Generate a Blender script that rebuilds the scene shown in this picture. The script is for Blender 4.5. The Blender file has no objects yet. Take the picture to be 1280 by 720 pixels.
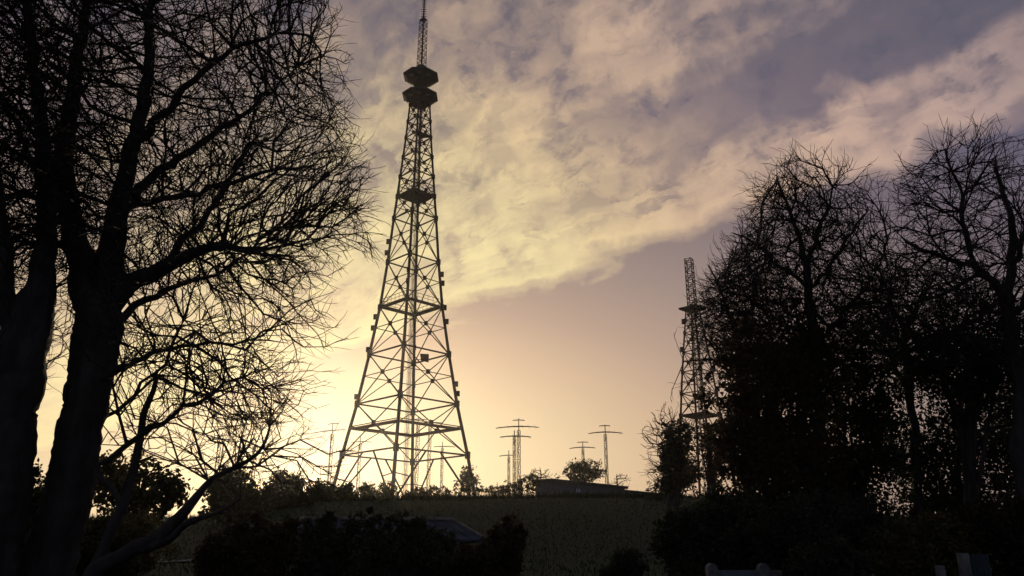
import bpy, math, random, heapq
import numpy as np
from mathutils import Vector
from mathutils.kdtree import KDTree

random.seed(7)
RNG = np.random.default_rng(7)
R = math.radians
scene = bpy.context.scene
C = scene.collection

# ------------------------------------------------------------------ camera
FPX, PITCH, EYE = 980.0, R(18.6), 1.7
cp, sp = math.cos(PITCH), math.sin(PITCH)
cam_d = bpy.data.cameras.new('camera')
cam = bpy.data.objects.new('camera', cam_d)
C.objects.link(cam)
cam.location = (0, 0, EYE)
cam.rotation_euler = (math.pi / 2 + PITCH, 0, 0)
cam_d.sensor_width = 36
cam_d.lens = 36 * FPX / 1280
cam_d.clip_start = 0.1
cam_d.clip_end = 3000
scene.camera = cam


def at(px, py, Y):
    """world point that stands Y metres ahead, seen at photo pixel px, py"""
    u, v = (px - 640) / FPX, (360 - py) / FPX
    d = np.array((u, cp - v * sp, sp + v * cp))
    d = d * (Y / d[1])
    return np.array((d[0], d[1], d[2] + EYE))


def mpp(py, Y):
    """metres per photo pixel at distance Y"""
    v = (360 - py) / FPX
    return Y / (cp - v * sp) / FPX


# ------------------------------------------------------------------ sun and sky
sd = at(402, 603, 100.0) - np.array((0, 0, EYE))
SUN = sd / np.linalg.norm(sd)
sun_el = math.asin(SUN[2])
sun_az = math.atan2(SUN[0], SUN[1])
sun_l = bpy.data.lights.new('sun', 'SUN')
sun_l.energy = 1.8
sun_l.angle = R(0.5)
sun_l.color = (1.0, 0.80, 0.54)
sun = bpy.data.objects.new('sun', sun_l)
C.objects.link(sun)
sun.location = (-40, 150, 60)
sun.rotation_euler = Vector(SUN).to_track_quat('Z', 'Y').to_euler()

world = bpy.data.worlds.new('World')
scene.world = world
world.use_nodes = True
world.cycles.sampling_method = 'MANUAL'
world.cycles.sample_map_resolution = 512
NT = world.node_tree
NT.nodes.clear()


class G:
    """small helper to wire node graphs"""
    def __init__(s, nt):
        s.nt = nt

    def n(s, typ, **kw):
        nd = s.nt.nodes.new(typ)
        for k, v in kw.items():
            setattr(nd, k, v)
        return nd

    def put(s, sock, v):
        if hasattr(v, 'is_output'):
            s.nt.links.new(v, sock)
        elif v is not None:
            sock.default_value = v

    def m(s, op, a, b=None, c=None, clamp=False):
        nd = s.n('ShaderNodeMath', operation=op, use_clamp=clamp)
        s.put(nd.inputs[0], a)
        s.put(nd.inputs[1], b)
        s.put(nd.inputs[2], c)
        return nd.outputs[0]

    def vm(s, op, a, b=None, out=0):
        nd = s.n('ShaderNodeVectorMath', operation=op)
        s.put(nd.inputs[0], a)
        s.put(nd.inputs[1], b)
        return nd.outputs[out]

    def dot(s, a, b):
        nd = s.n('ShaderNodeVectorMath', operation='DOT_PRODUCT')
        s.put(nd.inputs[0], a)
        s.put(nd.inputs[1], b)
        return nd.outputs['Value']

    def comb(s, x, y, z=0.0):
        nd = s.n('ShaderNodeCombineXYZ')
        for i, v in enumerate((x, y, z)):
            s.put(nd.inputs[i], v)
        return nd.outputs[0]

    def noise(s, vec, scale, detail=4, rough=0.55, dist=0.0, col=False):
        nd = s.n('ShaderNodeTexNoise')
        s.put(nd.inputs['Vector'], vec)
        nd.inputs['Scale'].default_value = scale
        nd.inputs['Detail'].default_value = detail
        nd.inputs['Roughness'].default_value = rough
        nd.inputs['Distortion'].default_value = dist
        return nd.outputs['Color' if col else 'Fac']

    def ramp(s, fac, stops, interp='LINEAR'):
        nd = s.n('ShaderNodeValToRGB')
        cr = nd.color_ramp
        cr.interpolation = interp
        while len(cr.elements) > 1:
            cr.elements.remove(cr.elements[-1])
        for i, (p, c) in enumerate(stops):
            e = cr.elements[0] if i == 0 else cr.elements.new(p)
            e.position = p
            e.color = (c, c, c, 1) if isinstance(c, (int, float)) else (*c, 1)
        s.put(nd.inputs[0], fac)
        return nd.outputs[0]

    def mix(s, fac, a, b, mode='MIX'):
        nd = s.n('ShaderNodeMix', data_type='RGBA', blend_type=mode)
        s.put(nd.inputs[0], fac)
        s.put(nd.inputs[6], a)
        s.put(nd.inputs[7], b)
        return nd.outputs[2]

    def smooth(s, v, lo, hi):
        nd = s.n('ShaderNodeMapRange', interpolation_type='SMOOTHSTEP')
        s.put(nd.inputs[0], v)
        nd.inputs[1].default_value = lo
        nd.inputs[2].default_value = hi
        return nd.outputs[0]


def s2l(r, g, b):
    f = lambda c: c / 12.92 if c <= 0.04045 else ((c + 0.055) / 1.055) ** 2.4
    return (f(r / 255), f(g / 255), f(b / 255))


def plane_uv(px, py):
    """where the view ray through a photo pixel meets a cloud deck at unit height"""
    p = at(px, py, 1.0) - np.array((0, 0, EYE))
    return np.array((p[0] / p[2], p[1] / p[2]))


g = G(NT)
tc = g.n('ShaderNodeTexCoord').outputs['Generated']
D = g.vm('NORMALIZE', tc)
sep = g.n('ShaderNodeSeparateXYZ')
g.put(sep.inputs[0], D)
dx, dy, dz = sep.outputs
# distance from the sun, wider sideways than upward: the glow hugs the horizon
ax = g.m('SUBTRACT', dx, float(SUN[0]))
ay = g.m('SUBTRACT', dy, float(SUN[1]))
az = g.m('SUBTRACT', dz, float(SUN[2]))
h2 = g.m('ADD', g.m('MULTIPLY', ax, ax), g.m('MULTIPLY', ay, ay))
v2 = g.m('MULTIPLY', az, az)
met = g.m('SQRT', g.m('ADD', g.m('MULTIPLY', h2, 0.27), g.m('MULTIPLY', v2, 1.75)))
ang = g.m('SQRT', g.m('ADD', h2, v2))
# the cloud deck, in metres-per-height on a plane overhead
zz = g.m('MAXIMUM', dz, 0.02)
cu = g.m('DIVIDE', dx, zz)
cv = g.m('DIVIDE', dy, zz)
e0, e1 = plane_uv(560, 402), plane_uv(1280, 168)
along = (e1 - e0) / np.linalg.norm(e1 - e0)
acr = np.array((along[1], -along[0]))
if acr @ (plane_uv(900, 150) - e0) < 0:
    acr = -acr
tt = g.m('SUBTRACT', g.dot(g.comb(cu, cv), (along[0], along[1], 0)), float(along @ e0))
ss = g.m('SUBTRACT', g.dot(g.comb(cu, cv), (acr[0], acr[1], 0)), float(acr @ e0))
SG = {k: (float(acr @ (plane_uv(*p) - e0)), float(along @ (plane_uv(*p) - e0))) for k, p in {
    'edge_r': (1280, 168), 'gap_lo_r': (1250, 75), 'gap_hi_r': (1150, 40), 'gap_mid': (930, 150), 'gap_mid2': (1000, 90),
    'band': (900, 240), 'top': (700, 60), 'left': (480, 60), 'mid': (640, 230), 'puff': (605, 45)}.items()}
print('cloud plane (s,t):', {k: (round(a, 2), round(b, 2)) for k, (a, b) in SG.items()})
lat = g.comb(g.m('MULTIPLY', tt, 0.75), g.m('MULTIPLY', ss, 1.15))
wob = g.m('SUBTRACT', g.noise(lat, 2.4, 3, 0.5), 0.5)
fine = g.m('SUBTRACT', g.noise(D, 15.0, 6, 0.58, 0.2), 0.5)
s_w = g.m('ADD', ss, g.m('ADD', g.m('MULTIPLY', wob, 0.50), g.m('MULTIPLY', fine, 0.42)))
prof = g.ramp(g.m('MULTIPLY', s_w, 0.5), [(0.0, 0.0), (0.04, 0.35), (0.10, 1.0), (0.20, 1.0), (0.30, 0.96), (0.44, 0.96),
                                          (0.54, 0.88), (0.66, 0.62), (0.80, 0.40), (1.0, 0.25)], 'EASE')
gap_a = g.smooth(s_w, 0.40, 0.58)
gap_b = g.smooth(s_w, 0.74, 0.98)
gap_t = g.smooth(tt, 1.35, 2.05)
gap = g.m('MULTIPLY', g.m('MULTIPLY', gap_a, g.m('SUBTRACT', 1.0, gap_b)), gap_t)
# puffs: rounded lumps with grey hollows between them, strongest behind the leading edge
comb_ = g.comb(g.m('MULTIPLY', tt, 0.36), g.m('ADD', g.m('MULTIPLY', ss, 1.5), g.m('MULTIPLY', fine, 0.35)))
streak = g.ramp(g.noise(comb_, 4.6, 6, 0.55, 0.1), [(0.38, 0.0), (0.49, 0.5), (0.60, 1.0)], 'EASE')
lump = g.ramp(g.noise(D, 23.0, 5, 0.54, 0.3), [(0.39, 0.0), (0.49, 0.6), (0.59, 1.0)], 'EASE')
clump = g.ramp(g.noise(D, 9.0, 4, 0.5, 0.15), [(0.36, 0.15), (0.50, 0.75), (0.62, 1.0)], 'EASE')
dimple = g.ramp(g.noise(g.vm('ADD', D, g.vm('MULTIPLY', g.comb(streak, streak, streak), (0.02, 0.02, 0.02))), 21.0, 6, 0.6, 0.2), [(0.32, 0.45), (0.50, 0.0)], 'EASE')
hollow = g.m('MULTIPLY', g.smooth(s_w, 0.06, 0.40), 0.80)
puffs = g.m('SUBTRACT', 1.0, g.m('MULTIPLY', hollow, g.m('SUBTRACT', 1.0, g.m('SUBTRACT', g.m('ADD', g.m('MULTIPLY', g.m('ADD', lump, clump), 0.31), g.m('MULTIPLY', streak, 0.40)), dimple))))
soft = g.m('MULTIPLY', g.smooth(ss, 0.75, 1.5), g.m('SUBTRACT', 1.0, g.m('MULTIPLY', g.m('ADD', clump, streak), 0.5)))
puffs = g.m('MAXIMUM', puffs, 0.22)
dens = g.m('MULTIPLY', prof, puffs)
dens = g.m('MULTIPLY', dens, g.m('SUBTRACT', 1.0, g.m('MULTIPLY', soft, 0.55)))
dens = g.m('MULTIPLY', dens, g.m('SUBTRACT', 1.0, g.m('MULTIPLY', gap, 0.86)), clamp=True)
clear = g.ramp(met, [
    (0.00, s2l(234, 216, 174)), (0.10, s2l(230, 209, 168)), (0.16, s2l(219, 195, 158)),
    (0.235, s2l(200, 170, 143)), (0.30, s2l(174, 147, 132)), (0.38, s2l(150, 130, 125)),
    (0.50, s2l(116, 102, 110)), (0.62, s2l(90, 85, 106)), (0.76, s2l(78, 80, 98)), (1.0, s2l(88, 94, 112))])
cloud = g.ramp(ang, [
    (0.00, s2l(244, 228, 176)), (0.22, s2l(238, 222, 164)), (0.36, s2l(242, 223, 165)), (0.48, s2l(228, 200, 154)),
    (0.56, s2l(214, 182, 150)), (0.74, s2l(202, 170, 152)), (0.88, s2l(186, 158, 149)), (1.0, s2l(120, 104, 110))])
veil = g.mix(dens, clear, cloud)
sky = g.n('ShaderNodeTexSky', sky_type='NISHITA')
sky.sun_disc = False
sky.sun_elevation = sun_el
sky.sun_rotation = sun_az
sky.air_density = 1.2
sky.dust_density = 3.0
bg_s = g.n('ShaderNodeBackground')
g.put(bg_s.inputs[0], sky.outputs[0])
bg_s.inputs[1].default_value = 0.008
bg_c = g.n('ShaderNodeBackground')
g.put(bg_c.inputs[0], veil)
bg_c.inputs[1].default_value = 1.0
add = g.n('ShaderNodeAddShader')
NT.links.new(bg_s.outputs[0], add.inputs[0])
NT.links.new(bg_c.outputs[0], add.inputs[1])
wo = g.n('ShaderNodeOutputWorld')
NT.links.new(add.outputs[0], wo.inputs[0])

vs = scene.view_settings
vs.view_transform = 'Standard'
vs.look = 'None'
vs.exposure = 0.0
vs.gamma = 1.0
vs.use_curve_mapping = False
scene.render.engine = 'CYCLES'
scene.cycles.use_denoising = True
scene.cycles.max_bounces = 5
scene.cycles.diffuse_bounces = 2
scene.cycles.volume_bounces = 0
scene.cycles.transparent_max_bounces = 8
scene.cycles.sample_clamp_indirect = 3.0


# ------------------------------------------------------------------ materials
def mat(name, c1, c2=None, scale=4.0, rough=0.8, metal=0.0, bump=0.0, transl=0.0, spec=0.3, stretch=None):
    m = bpy.data.materials.new(name)
    m.use_nodes = True
    nt = m.node_tree
    k = G(nt)
    bs = nt.nodes['Principled BSDF']
    co = k.n('ShaderNodeTexCoord').outputs['Object']
    if stretch:
        mp = k.n('ShaderNodeMapping')
        k.put(mp.inputs[0], co)
        mp.inputs['Scale'].default_value = stretch
        co = mp.outputs[0]
    nz = k.noise(co, scale, 6, 0.6)
    c2 = c2 or tuple(x * 0.6 for x in c1)
    col = k.ramp(nz, [(0.35, c2), (0.65, c1)])
    k.put(bs.inputs['Base Color'], col)
    bs.inputs['Roughness'].default_value = rough
    bs.inputs['Metallic'].default_value = metal
    bs.inputs['Specular IOR Level'].default_value = spec
    if bump:
        b = k.n('ShaderNodeBump')
        b.inputs['Strength'].default_value = bump
        b.inputs['Distance'].default_value = 0.03
        k.put(b.inputs['Height'], k.noise(co, scale * 3, 6, 0.65))
        k.put(bs.inputs['Normal'], b.outputs[0])
    if transl:
        tr = k.n('ShaderNodeBsdfTranslucent')
        k.put(tr.inputs[0], col)
        mx = k.n('ShaderNodeMixShader')
        mx.inputs[0].default_value = transl
        nt.links.new(bs.outputs[0], mx.inputs[1])
        nt.links.new(tr.outputs[0], mx.inputs[2])
        nt.links.new(mx.outputs[0], nt.nodes['Material Output'].inputs['Surface'])
    return m


M_BARK = mat('bark', (0.060, 0.055, 0.053), (0.026, 0.025, 0.026), 6, 0.95, bump=0.9, spec=0.1, stretch=(1, 1, 0.25))
M_TWIG = mat('twig_bark', (0.045, 0.036, 0.030), (0.025, 0.020, 0.018), 3, 0.9, spec=0.1)
M_LEAF_G = mat('green_leaves', (0.055, 0.070, 0.025), (0.030, 0.040, 0.016), 1.7, 0.7, transl=0.35, spec=0.15)
M_LEAF_D = mat('dark_leaves', (0.040, 0.050, 0.024), (0.018, 0.024, 0.014), 1.3, 0.7, transl=0.25, spec=0.15)
M_LEAF_R = mat('rusty_leaves', (0.055, 0.038, 0.020), (0.028, 0.022, 0.013), 1.5, 0.7, transl=0.35, spec=0.15)
M_LEAF_Y = mat('yellowing_leaves', (0.110, 0.085, 0.026), (0.040, 0.045, 0.018), 1.2, 0.7, transl=0.35, spec=0.15)
M_STEEL = mat('weathered_steel', (0.034, 0.027, 0.025), (0.020, 0.015, 0.014), 0.7, 0.7, 0.0, spec=0.2)
M_RUST = mat('rusted_steel', (0.085, 0.040, 0.030), (0.045, 0.022, 0.017), 0.9, 0.8, 0.0, spec=0.2)
M_PALE = mat('galvanised_steel', (0.10, 0.10, 0.105), (0.06, 0.06, 0.065), 1.5, 0.6, 0.2)
M_POD = mat('dark_cladding', (0.030, 0.031, 0.035), (0.020, 0.021, 0.024), 1.0, 0.6, 0.0, spec=0.25)
M_GLASS = mat('window_glass', (0.55, 0.57, 0.60), (0.42, 0.44, 0.47), 1.0, 0.08, 0.6, spec=0.8)
M_ANT = mat('antenna_aluminium', (0.10, 0.095, 0.095), (0.06, 0.055, 0.055), 1.0, 0.6, 0.1)
M_CONC = mat('weathered_concrete', (0.18, 0.175, 0.17), (0.07, 0.068, 0.065), 5.0, 0.9, bump=0.4)
M_CONC_B = mat('blue_grey_concrete', (0.13, 0.155, 0.18), (0.06, 0.07, 0.08), 4.0, 0.9, bump=0.4)
M_ROOF = mat('blue_roof_sheet', (0.045, 0.055, 0.090), (0.022, 0.026, 0.040), 1.6, 0.8, 0.0, spec=0.1)
M_TRIM = mat('pale_painted_trim', (0.22, 0.21, 0.20), (0.09, 0.085, 0.08), 2.5, 0.85, spec=0.1)
M_TAR = mat('tar_roofing', (0.060, 0.058, 0.060), (0.035, 0.034, 0.036), 1.2, 0.9)
M_DARK = mat('dark_timber', (0.060, 0.045, 0.035), (0.035, 0.026, 0.020), 3.0, 0.85)
M_GRASS = mat('grass_blades', (0.013, 0.030, 0.010), (0.011, 0.020, 0.009), 0.3, 0.95, spec=0.0)
M_TEAL = mat('faded_teal_paint', (0.075, 0.11, 0.12), (0.035, 0.055, 0.06), 2.5, 0.7)

gm = bpy.data.materials.new('hill_grass_ground')
gm.use_nodes = True
k = G(gm.node_tree)
co = k.n('ShaderNodeTexCoord').outputs['Object']
big = k.noise(co, 0.11, 5, 0.6)
small = k.noise(co, 2.6, 6, 0.7)
c = k.mix(k.smooth(big, 0.4, 0.6), (0.012, 0.030, 0.010, 1), (0.018, 0.028, 0.011, 1))
c = k.mix(k.smooth(small, 0.35, 0.75), c, (0.011, 0.013, 0.008, 1))
b = gm.node_tree.nodes['Principled BSDF']
k.put(b.inputs['Base Color'], c)
b.inputs['Roughness'].default_value = 0.95
b.inputs['Specular IOR Level'].default_value = 0.1
bm_ = k.n('ShaderNodeBump')
bm_.inputs['Strength'].default_value = 0.8
bm_.inputs['Distance'].default_value = 0.12
k.put(bm_.inputs['Height'], small)
k.put(b.inputs['Normal'], bm_.outputs[0])


# ------------------------------------------------------------------ object helpers
def tag(o, label=None, cat=None, group=None, kind=None):
    if label: o['label'] = label
    if cat: o['category'] = cat
    if group: o['group'] = group
    if kind: o['kind'] = kind
    return o


def thing(name, label, cat, loc, group=None, rz=0.0):
    o = bpy.data.objects.new(name, None)
    o.empty_display_size = 0.5
    C.objects.link(o)
    o.location = tuple(float(v) for v in loc)
    o.rotation_euler = (0, 0, rz)
    return tag(o, label, cat, group)


def copy_tree(o, parent=None):
    n = o.copy()
    C.objects.link(n)
    n.parent = parent
    for ch in [c for c in bpy.data.objects if c.parent is o]:
        copy_tree(ch, n)
    return n


class MB:
    """collects bars, boxes, tubes and leaves in the thing's own coordinates; build() links them as ONE mesh object"""
    def __init__(s):
        s.v, s.f, s.n = [], [], 0

    def raw(s, v, f):
        v = np.asarray(v, dtype=np.float64).reshape(-1, 3)
        s.f.append([tuple(i + s.n for i in q) for q in f])
        s.v.append(v)
        s.n += len(v)

    def box(s, lo, hi):
        x0, y0, z0 = lo
        x1, y1, z1 = hi
        s.raw([(x0, y0, z0), (x1, y0, z0), (x1, y1, z0), (x0, y1, z0), (x0, y0, z1), (x1, y0, z1), (x1, y1, z1), (x0, y1, z1)],
              [(0, 3, 2, 1), (4, 5, 6, 7), (0, 1, 5, 4), (1, 2, 6, 5), (2, 3, 7, 6), (3, 0, 4, 7)])

    def tube(s, pts, rad, sides=4, caps=True, rough=0.0):
        pts = np.asarray(pts, float)
        n = len(pts)
        rad = np.broadcast_to(np.asarray(rad, float), (n,))
        if rough and n > 3:                       # finer rings carry the bark relief
            t_ = np.linspace(0, n - 1, (n - 1) * 3 + 1)
            pts = np.stack([np.interp(t_, np.arange(n), pts[:, i]) for i in range(3)], 1)
            ker = np.ones(5) / 5
            for i in range(3):
                pts[2:-2, i] = np.convolve(pts[:, i], ker, 'valid')
            rad = np.interp(t_, np.arange(n), rad)
            n = len(pts)
        t = np.gradient(pts, axis=0)
        t /= np.linalg.norm(t, axis=1)[:, None] + 1e-12
        ref = np.array((0.0, 0, 1)) if abs(t[0][2]) < 0.9 else np.array((1.0, 0, 0))
        a = np.cross(t, ref)
        a /= np.linalg.norm(a, axis=1)[:, None] + 1e-9
        b2 = np.cross(t, a)
        th = np.arange(sides) * 2 * math.pi / sides + math.pi / 4
        rr_ = np.repeat(rad[:, None], sides, 1)
        if rough:
            zz1 = np.cumsum(np.r_[0, np.linalg.norm(np.diff(pts, axis=0), axis=1)])[:, None]
            ph = RNG.uniform(0, 6, 4)
            rr_ = rr_ * (1 + rough * (0.55 * np.sin(5 * th + ph[0] + 0.9 * np.sin(zz1 * 3.1 + ph[1])) + 0.45 * np.sin(9 * th - zz1 * 2.0 + ph[2])
                                      + 0.6 * np.sin(zz1 * 4.7 + ph[3] + 2 * np.cos(th)) + 0.5 * RNG.normal(size=(n, sides))))
        ring = pts[:, None] + rr_[:, :, None] * (np.cos(th)[None, :, None] * a[:, None] + np.sin(th)[None, :, None] * b2[:, None])
        f = []
        for i in range(n - 1):
            for j in range(sides):
                j2 = (j + 1) % sides
                f.append((i * sides + j, i * sides + j2, (i + 1) * sides + j2, (i + 1) * sides + j))
        if caps:
            f.append(tuple(range(sides))[::-1])
            f.append(tuple((n - 1) * sides + j for j in range(sides)))
        s.raw(ring.reshape(-1, 3), f)

    def bar(s, p, q, w, sides=4):
        s.tube([p, q], w, sides)

    def frustum(s, c0, r0, c1, r1, sides=8, rot=0.0, caps=True):
        th = np.arange(sides) * 2 * math.pi / sides + rot
        v = [(c0[0] + r0 * math.cos(a), c0[1] + r0 * math.sin(a), c0[2]) for a in th] + \
            [(c1[0] + r1 * math.cos(a), c1[1] + r1 * math.sin(a), c1[2]) for a in th]
        f = [(j, (j + 1) % sides, sides + (j + 1) % sides, sides + j) for j in range(sides)]
        if caps:
            f += [tuple(range(sides))[::-1], tuple(range(sides, 2 * sides))]
        s.raw(v, f)

    def leaves(s, cen, size, flat=0.0):
        """rhombic leaf blades at the given points, every one with its own tilt"""
        n = len(cen)
        if n == 0: return
        a = RNG.normal(size=(n, 3))
        a[:, 2] -= flat
        a /= np.linalg.norm(a, axis=1)[:, None]
        b2 = RNG.normal(size=(n, 3))
        b2 -= a * (a * b2).sum(1)[:, None]
        b2 /= np.linalg.norm(b2, axis=1)[:, None]
        L = (np.broadcast_to(size, (n,)) * RNG.uniform(0.6, 1.3, n))[:, None]
        v = np.stack([cen, cen + a * L * 0.5 + b2 * L * 0.33, cen + a * L, cen + a * L * 0.45 - b2 * L * 0.33], 1)
        idx = np.arange(n * 4).reshape(n, 4)
        s.raw(v.reshape(-1, 3), [tuple(q) for q in idx.tolist()])

    def build(s, name, m, parent=None, smooth=False):
        me = bpy.data.meshes.new(name)
        if s.n:
            me.from_pydata(np.concatenate(s.v).tolist(), [], [q for fs in s.f for q in fs])
        me.materials.append(m)
        if smooth:
            me.polygons.foreach_set('use_smooth', [True] * len(me.polygons))
        me.update()
        o = bpy.data.objects.new(name, me)
        C.objects.link(o)
        o.parent = parent
        return o


# ------------------------------------------------------------------ terrain
def sstep(x, a, b):
    t = np.clip((x - a) / (b - a), 0, 1)
    return t * t * (3 - 2 * t)


def ground(x, y):
    x = np.asarray(x, float)
    y = np.asarray(y, float)
    az_ = x / np.maximum(y, 20.0)
    # ridge height falls off towards the left and the right end of the hill
    top = 8.05 - 2.6 * sstep(-az_, 0.24, 0.40) - 2.6 * sstep(az_, 0.30, 0.50)
    rise = 0.35 * sstep(y, 12, 40) + (top - 0.35) * np.where(y < 100, 0.55 * np.clip((y - 30) / 70, 0, 1) ** 1.25 + 0.45 * sstep(y, 28, 102), 1.0)
    fall = sstep(y, 235, 420) * (top - 1.0)
    n = 0.10 * np.sin(x * 0.31 + 1.3) * np.sin(y * 0.23) + 0.16 * np.sin(x * 0.11 + y * 0.07)
    return rise - fall + n * sstep(y, 8, 40)


def gz(x, y):
    return float(ground(x, y))


nx, ny = 241, 261
xs = np.linspace(-1, 1, nx)
xs = np.sign(xs) * (np.abs(xs) ** 1.7) * 400
ys = -60 + np.linspace(0, 1, ny) ** 1.35 * 560
X, Y = np.meshgrid(xs, ys)
Z = ground(X, Y)
me = bpy.data.meshes.new('ground')
idx = np.arange(nx * ny).reshape(ny, nx)
q = np.stack([idx[:-1, :-1], idx[:-1, 1:], idx[1:, 1:], idx[1:, :-1]], -1).reshape(-1, 4)
me.from_pydata(np.stack([X, Y, Z], -1).reshape(-1, 3).tolist(), [], q.tolist())
me.polygons.foreach_set('use_smooth', [True] * len(me.polygons))
me.materials.append(gm)
go = bpy.data.objects.new('ground', me)
C.objects.link(go)
tag(go, 'dark grassy hill rising to the ridge below the towers', 'ground', kind='structure')

# worn pale path patch on the slope beyond the left trees
pm = []
for i in range(15):
    t = i / 14
    cx, cy = -18.5 + 6.5 * t + 0.8 * math.sin(5 * t), 44 + 7 * t
    w = 2.2 - 0.8 * t
    pm.append((cx - w, cy, gz(cx - w, cy) + 0.05))
    pm.append((cx + w, cy + 1.0, gz(cx + w, cy + 1.0) + 0.05))
me = bpy.data.meshes.new('path')
me.from_pydata(pm, [], [(2 * i, 2 * i + 1, 2 * i + 3, 2 * i + 2) for i in range(14)])
me.materials.append(M_CONC)
po = bpy.data.objects.new('path', me)
C.objects.link(po)
tag(po, 'pale worn path on the slope beyond the bare trees', 'path', kind='structure')

# ------------------------------------------------------------------ lattice towers
CORN = [(-1, 0), (0, -1), (1, 0), (0, 1)]


def lattice(root, lv, leg_r, ring_r, diag_r, m, m2, fine=True, first=0):
    """lv: (z, half diagonal) from the ground up; each level a ring, each bay its cross bracing"""
    P = [[np.array((cx * h, cy * h, z)) for cx, cy in CORN] for z, h in lv]
    n = len(lv)
    for c4 in range(4):
        mb = MB()
        rr = [leg_r * (1 - 0.45 * i / (n - 1)) for i in range(n)]
        mb.tube([P[i][c4] for i in range(n)], rr, 6)
        mb.build('leg', m, root)
    for i in range(n):
        sc = 1 - 0.45 * i / (n - 1)
        if i > 0:
            mb = MB()
            for c4 in range(4):
                a, b2 = P[i][c4], P[i][(c4 + 1) % 4]
                mb.bar(a, b2, ring_r * sc)
                for pt in (a,):
                    s_ = ring_r * 3.3 * sc
                    mb.frustum(pt + np.array((0, 0, -s_)), s_ * 0.8, pt + np.array((0, 0, s_)), s_ * 0.8, 6)
            mb.build('ring_frame', m, root)
        if i == n - 1: break
        mb = MB()
        for c4 in range(4):
            a0, b0, a1, b1 = P[i][c4], P[i][(c4 + 1) % 4], P[i + 1][c4], P[i + 1][(c4 + 1) % 4]
            if i < first:
                mid = (a1 + b1) / 2                      # inverted V over the open base bay
                mb.bar(a0, mid + (a1 - b1) * 0.10, diag_r * 1.5)
                mb.bar(b0, mid + (b1 - a1) * 0.10, diag_r * 1.5)
                mb.bar(a0 * 0.45 + a1 * 0.55, a0 * 0.5 + (mid + (a1 - b1) * 0.10) * 0.5, diag_r)
                mb.bar(b0 * 0.45 + b1 * 0.55, b0 * 0.5 + (mid + (b1 - a1) * 0.10) * 0.5, diag_r)
                continue
            w0, w1 = np.linalg.norm(b0 - a0), np.linalg.norm(b1 - a1)
            t = w0 / (w0 + w1)
            x = (a0 + (b1 - a0) * t)
            d = diag_r * (1 - 0.3 * i / n)
            mb.bar(a0, b1, d)
            mb.bar(b0, a1, d)
            if fine:
                la, lb = a0 + (a1 - a0) * t, b0 + (b1 - b0) * t
                mb.bar(la, lb, d * 0.9)
                s_ = d * 3.6
                mb.frustum(x + np.array((0, 0, -s_)), s_, x + np.array((0, 0, s_)), s_, 6)
        mb.build('cross_bracing', m2, root)
    return P


def small_lattice(mb, c0, c1, r0, r1, bays, bar, sides=4, rot=0.0):
    c0, c1 = np.array(c0, float), np.array(c1, float)
    prev = None
    for i in range(bays + 1):
        t = i / bays
        c_ = c0 + (c1 - c0) * t
        r = r0 + (r1 - r0) * t
        cur = [c_ + np.array((r * math.cos(rot + j * 2 * math.pi / sides), r * math.sin(rot + j * 2 * math.pi / sides), 0)) for j in range(sides)]
        for j in range(sides):
            mb.bar(cur[j], cur[(j + 1) % sides], bar * 0.7)
            if prev is not None:
                mb.bar(prev[j], cur[j], bar)
                if i % 2: mb.bar(prev[j], cur[(j + 1) % sides], bar * 0.7)
                else: mb.bar(prev[(j + 1) % sides], cur[j], bar * 0.7)
        prev = cur


TY = 120.0
tb = at(505, 622, TY)
tx = 0.5 * (at(504.8, 569, TY)[0] + at(521, 245, TY)[0])
tz = gz(tx, TY) - 0.3


def tower_level(py, w, Yd):
    return (at(515, py, Yd)[2] - tz_, w * 0.5 * mpp(py, Yd))


tz_ = tz
tower = thing('lattice_tower', 'tall dark four-legged lattice tower with two stacked eight-sided pods near its spire', 'tower', (tx, TY, tz))
PX = [(569, 157), (505, 125), (443, 99.5), (384.3, 78), (327.7, 63.6), (273, 52.8), (245.6, 46.5), (221, 41.5), (196.5, 36.3), (172, 31.3), (152, 28.2), (131, 24.8)]
lv = [(0.0, 186 * 0.5 * mpp(626, TY))] + [tower_level(p, w, TY) for p, w in PX]
lattice(tower, lv, 0.27, 0.165, 0.092, M_STEEL, M_STEEL, True, 1)


def hd(z):
    return float(np.interp(z, [a for a, _ in lv], [b for _, b in lv]))


def zpx(py):
    return at(515, py, TY)[2] - tz


# walkway galleries at three heights
def gallery(z, wid, full, rail=True, m=M_STEEL):
    mb = MB()
    h = hd(z)
    hi = 0.0 if full else h - wid
    o_, i_ = h * 1.02, max(hi, 0.05)
    th = 0.22
    v = [(cx * o_, cy * o_, z) for cx, cy in CORN] + [(cx * i_, cy * i_, z) for cx, cy in CORN]
    v += [(a, b2, z + th) for a, b2, _ in v]
    f = []
    for j in range(4):
        j2 = (j + 1) % 4
        f += [(j, j2, 4 + j2, 4 + j), (8 + j, 12 + j, 12 + j2, 8 + j2), (j, 8 + j, 8 + j2, j2), (4 + j, 4 + j2, 12 + j2, 12 + j)]
    mb.raw(v, f)
    if rail:
        for j in range(4):
            a = np.array((CORN[j][0] * o_, CORN[j][1] * o_, z))
            b2 = np.array((CORN[(j + 1) % 4][0] * o_, CORN[(j + 1) % 4][1] * o_, z))
            for t in np.linspace(0, 1, 8):
                p = a + (b2 - a) * t
                mb.bar(p, p + np.array((0, 0, 1.25)), 0.035)
            mb.bar(a + np.array((0, 0, 1.25)), b2 + np.array((0, 0, 1.25)), 0.045)
            mb.bar(a + np.array((0, 0, 0.7)), b2 + np.array((0, 0, 0.7)), 0.035)
    return mb.build('gallery', m, tower)


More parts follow.
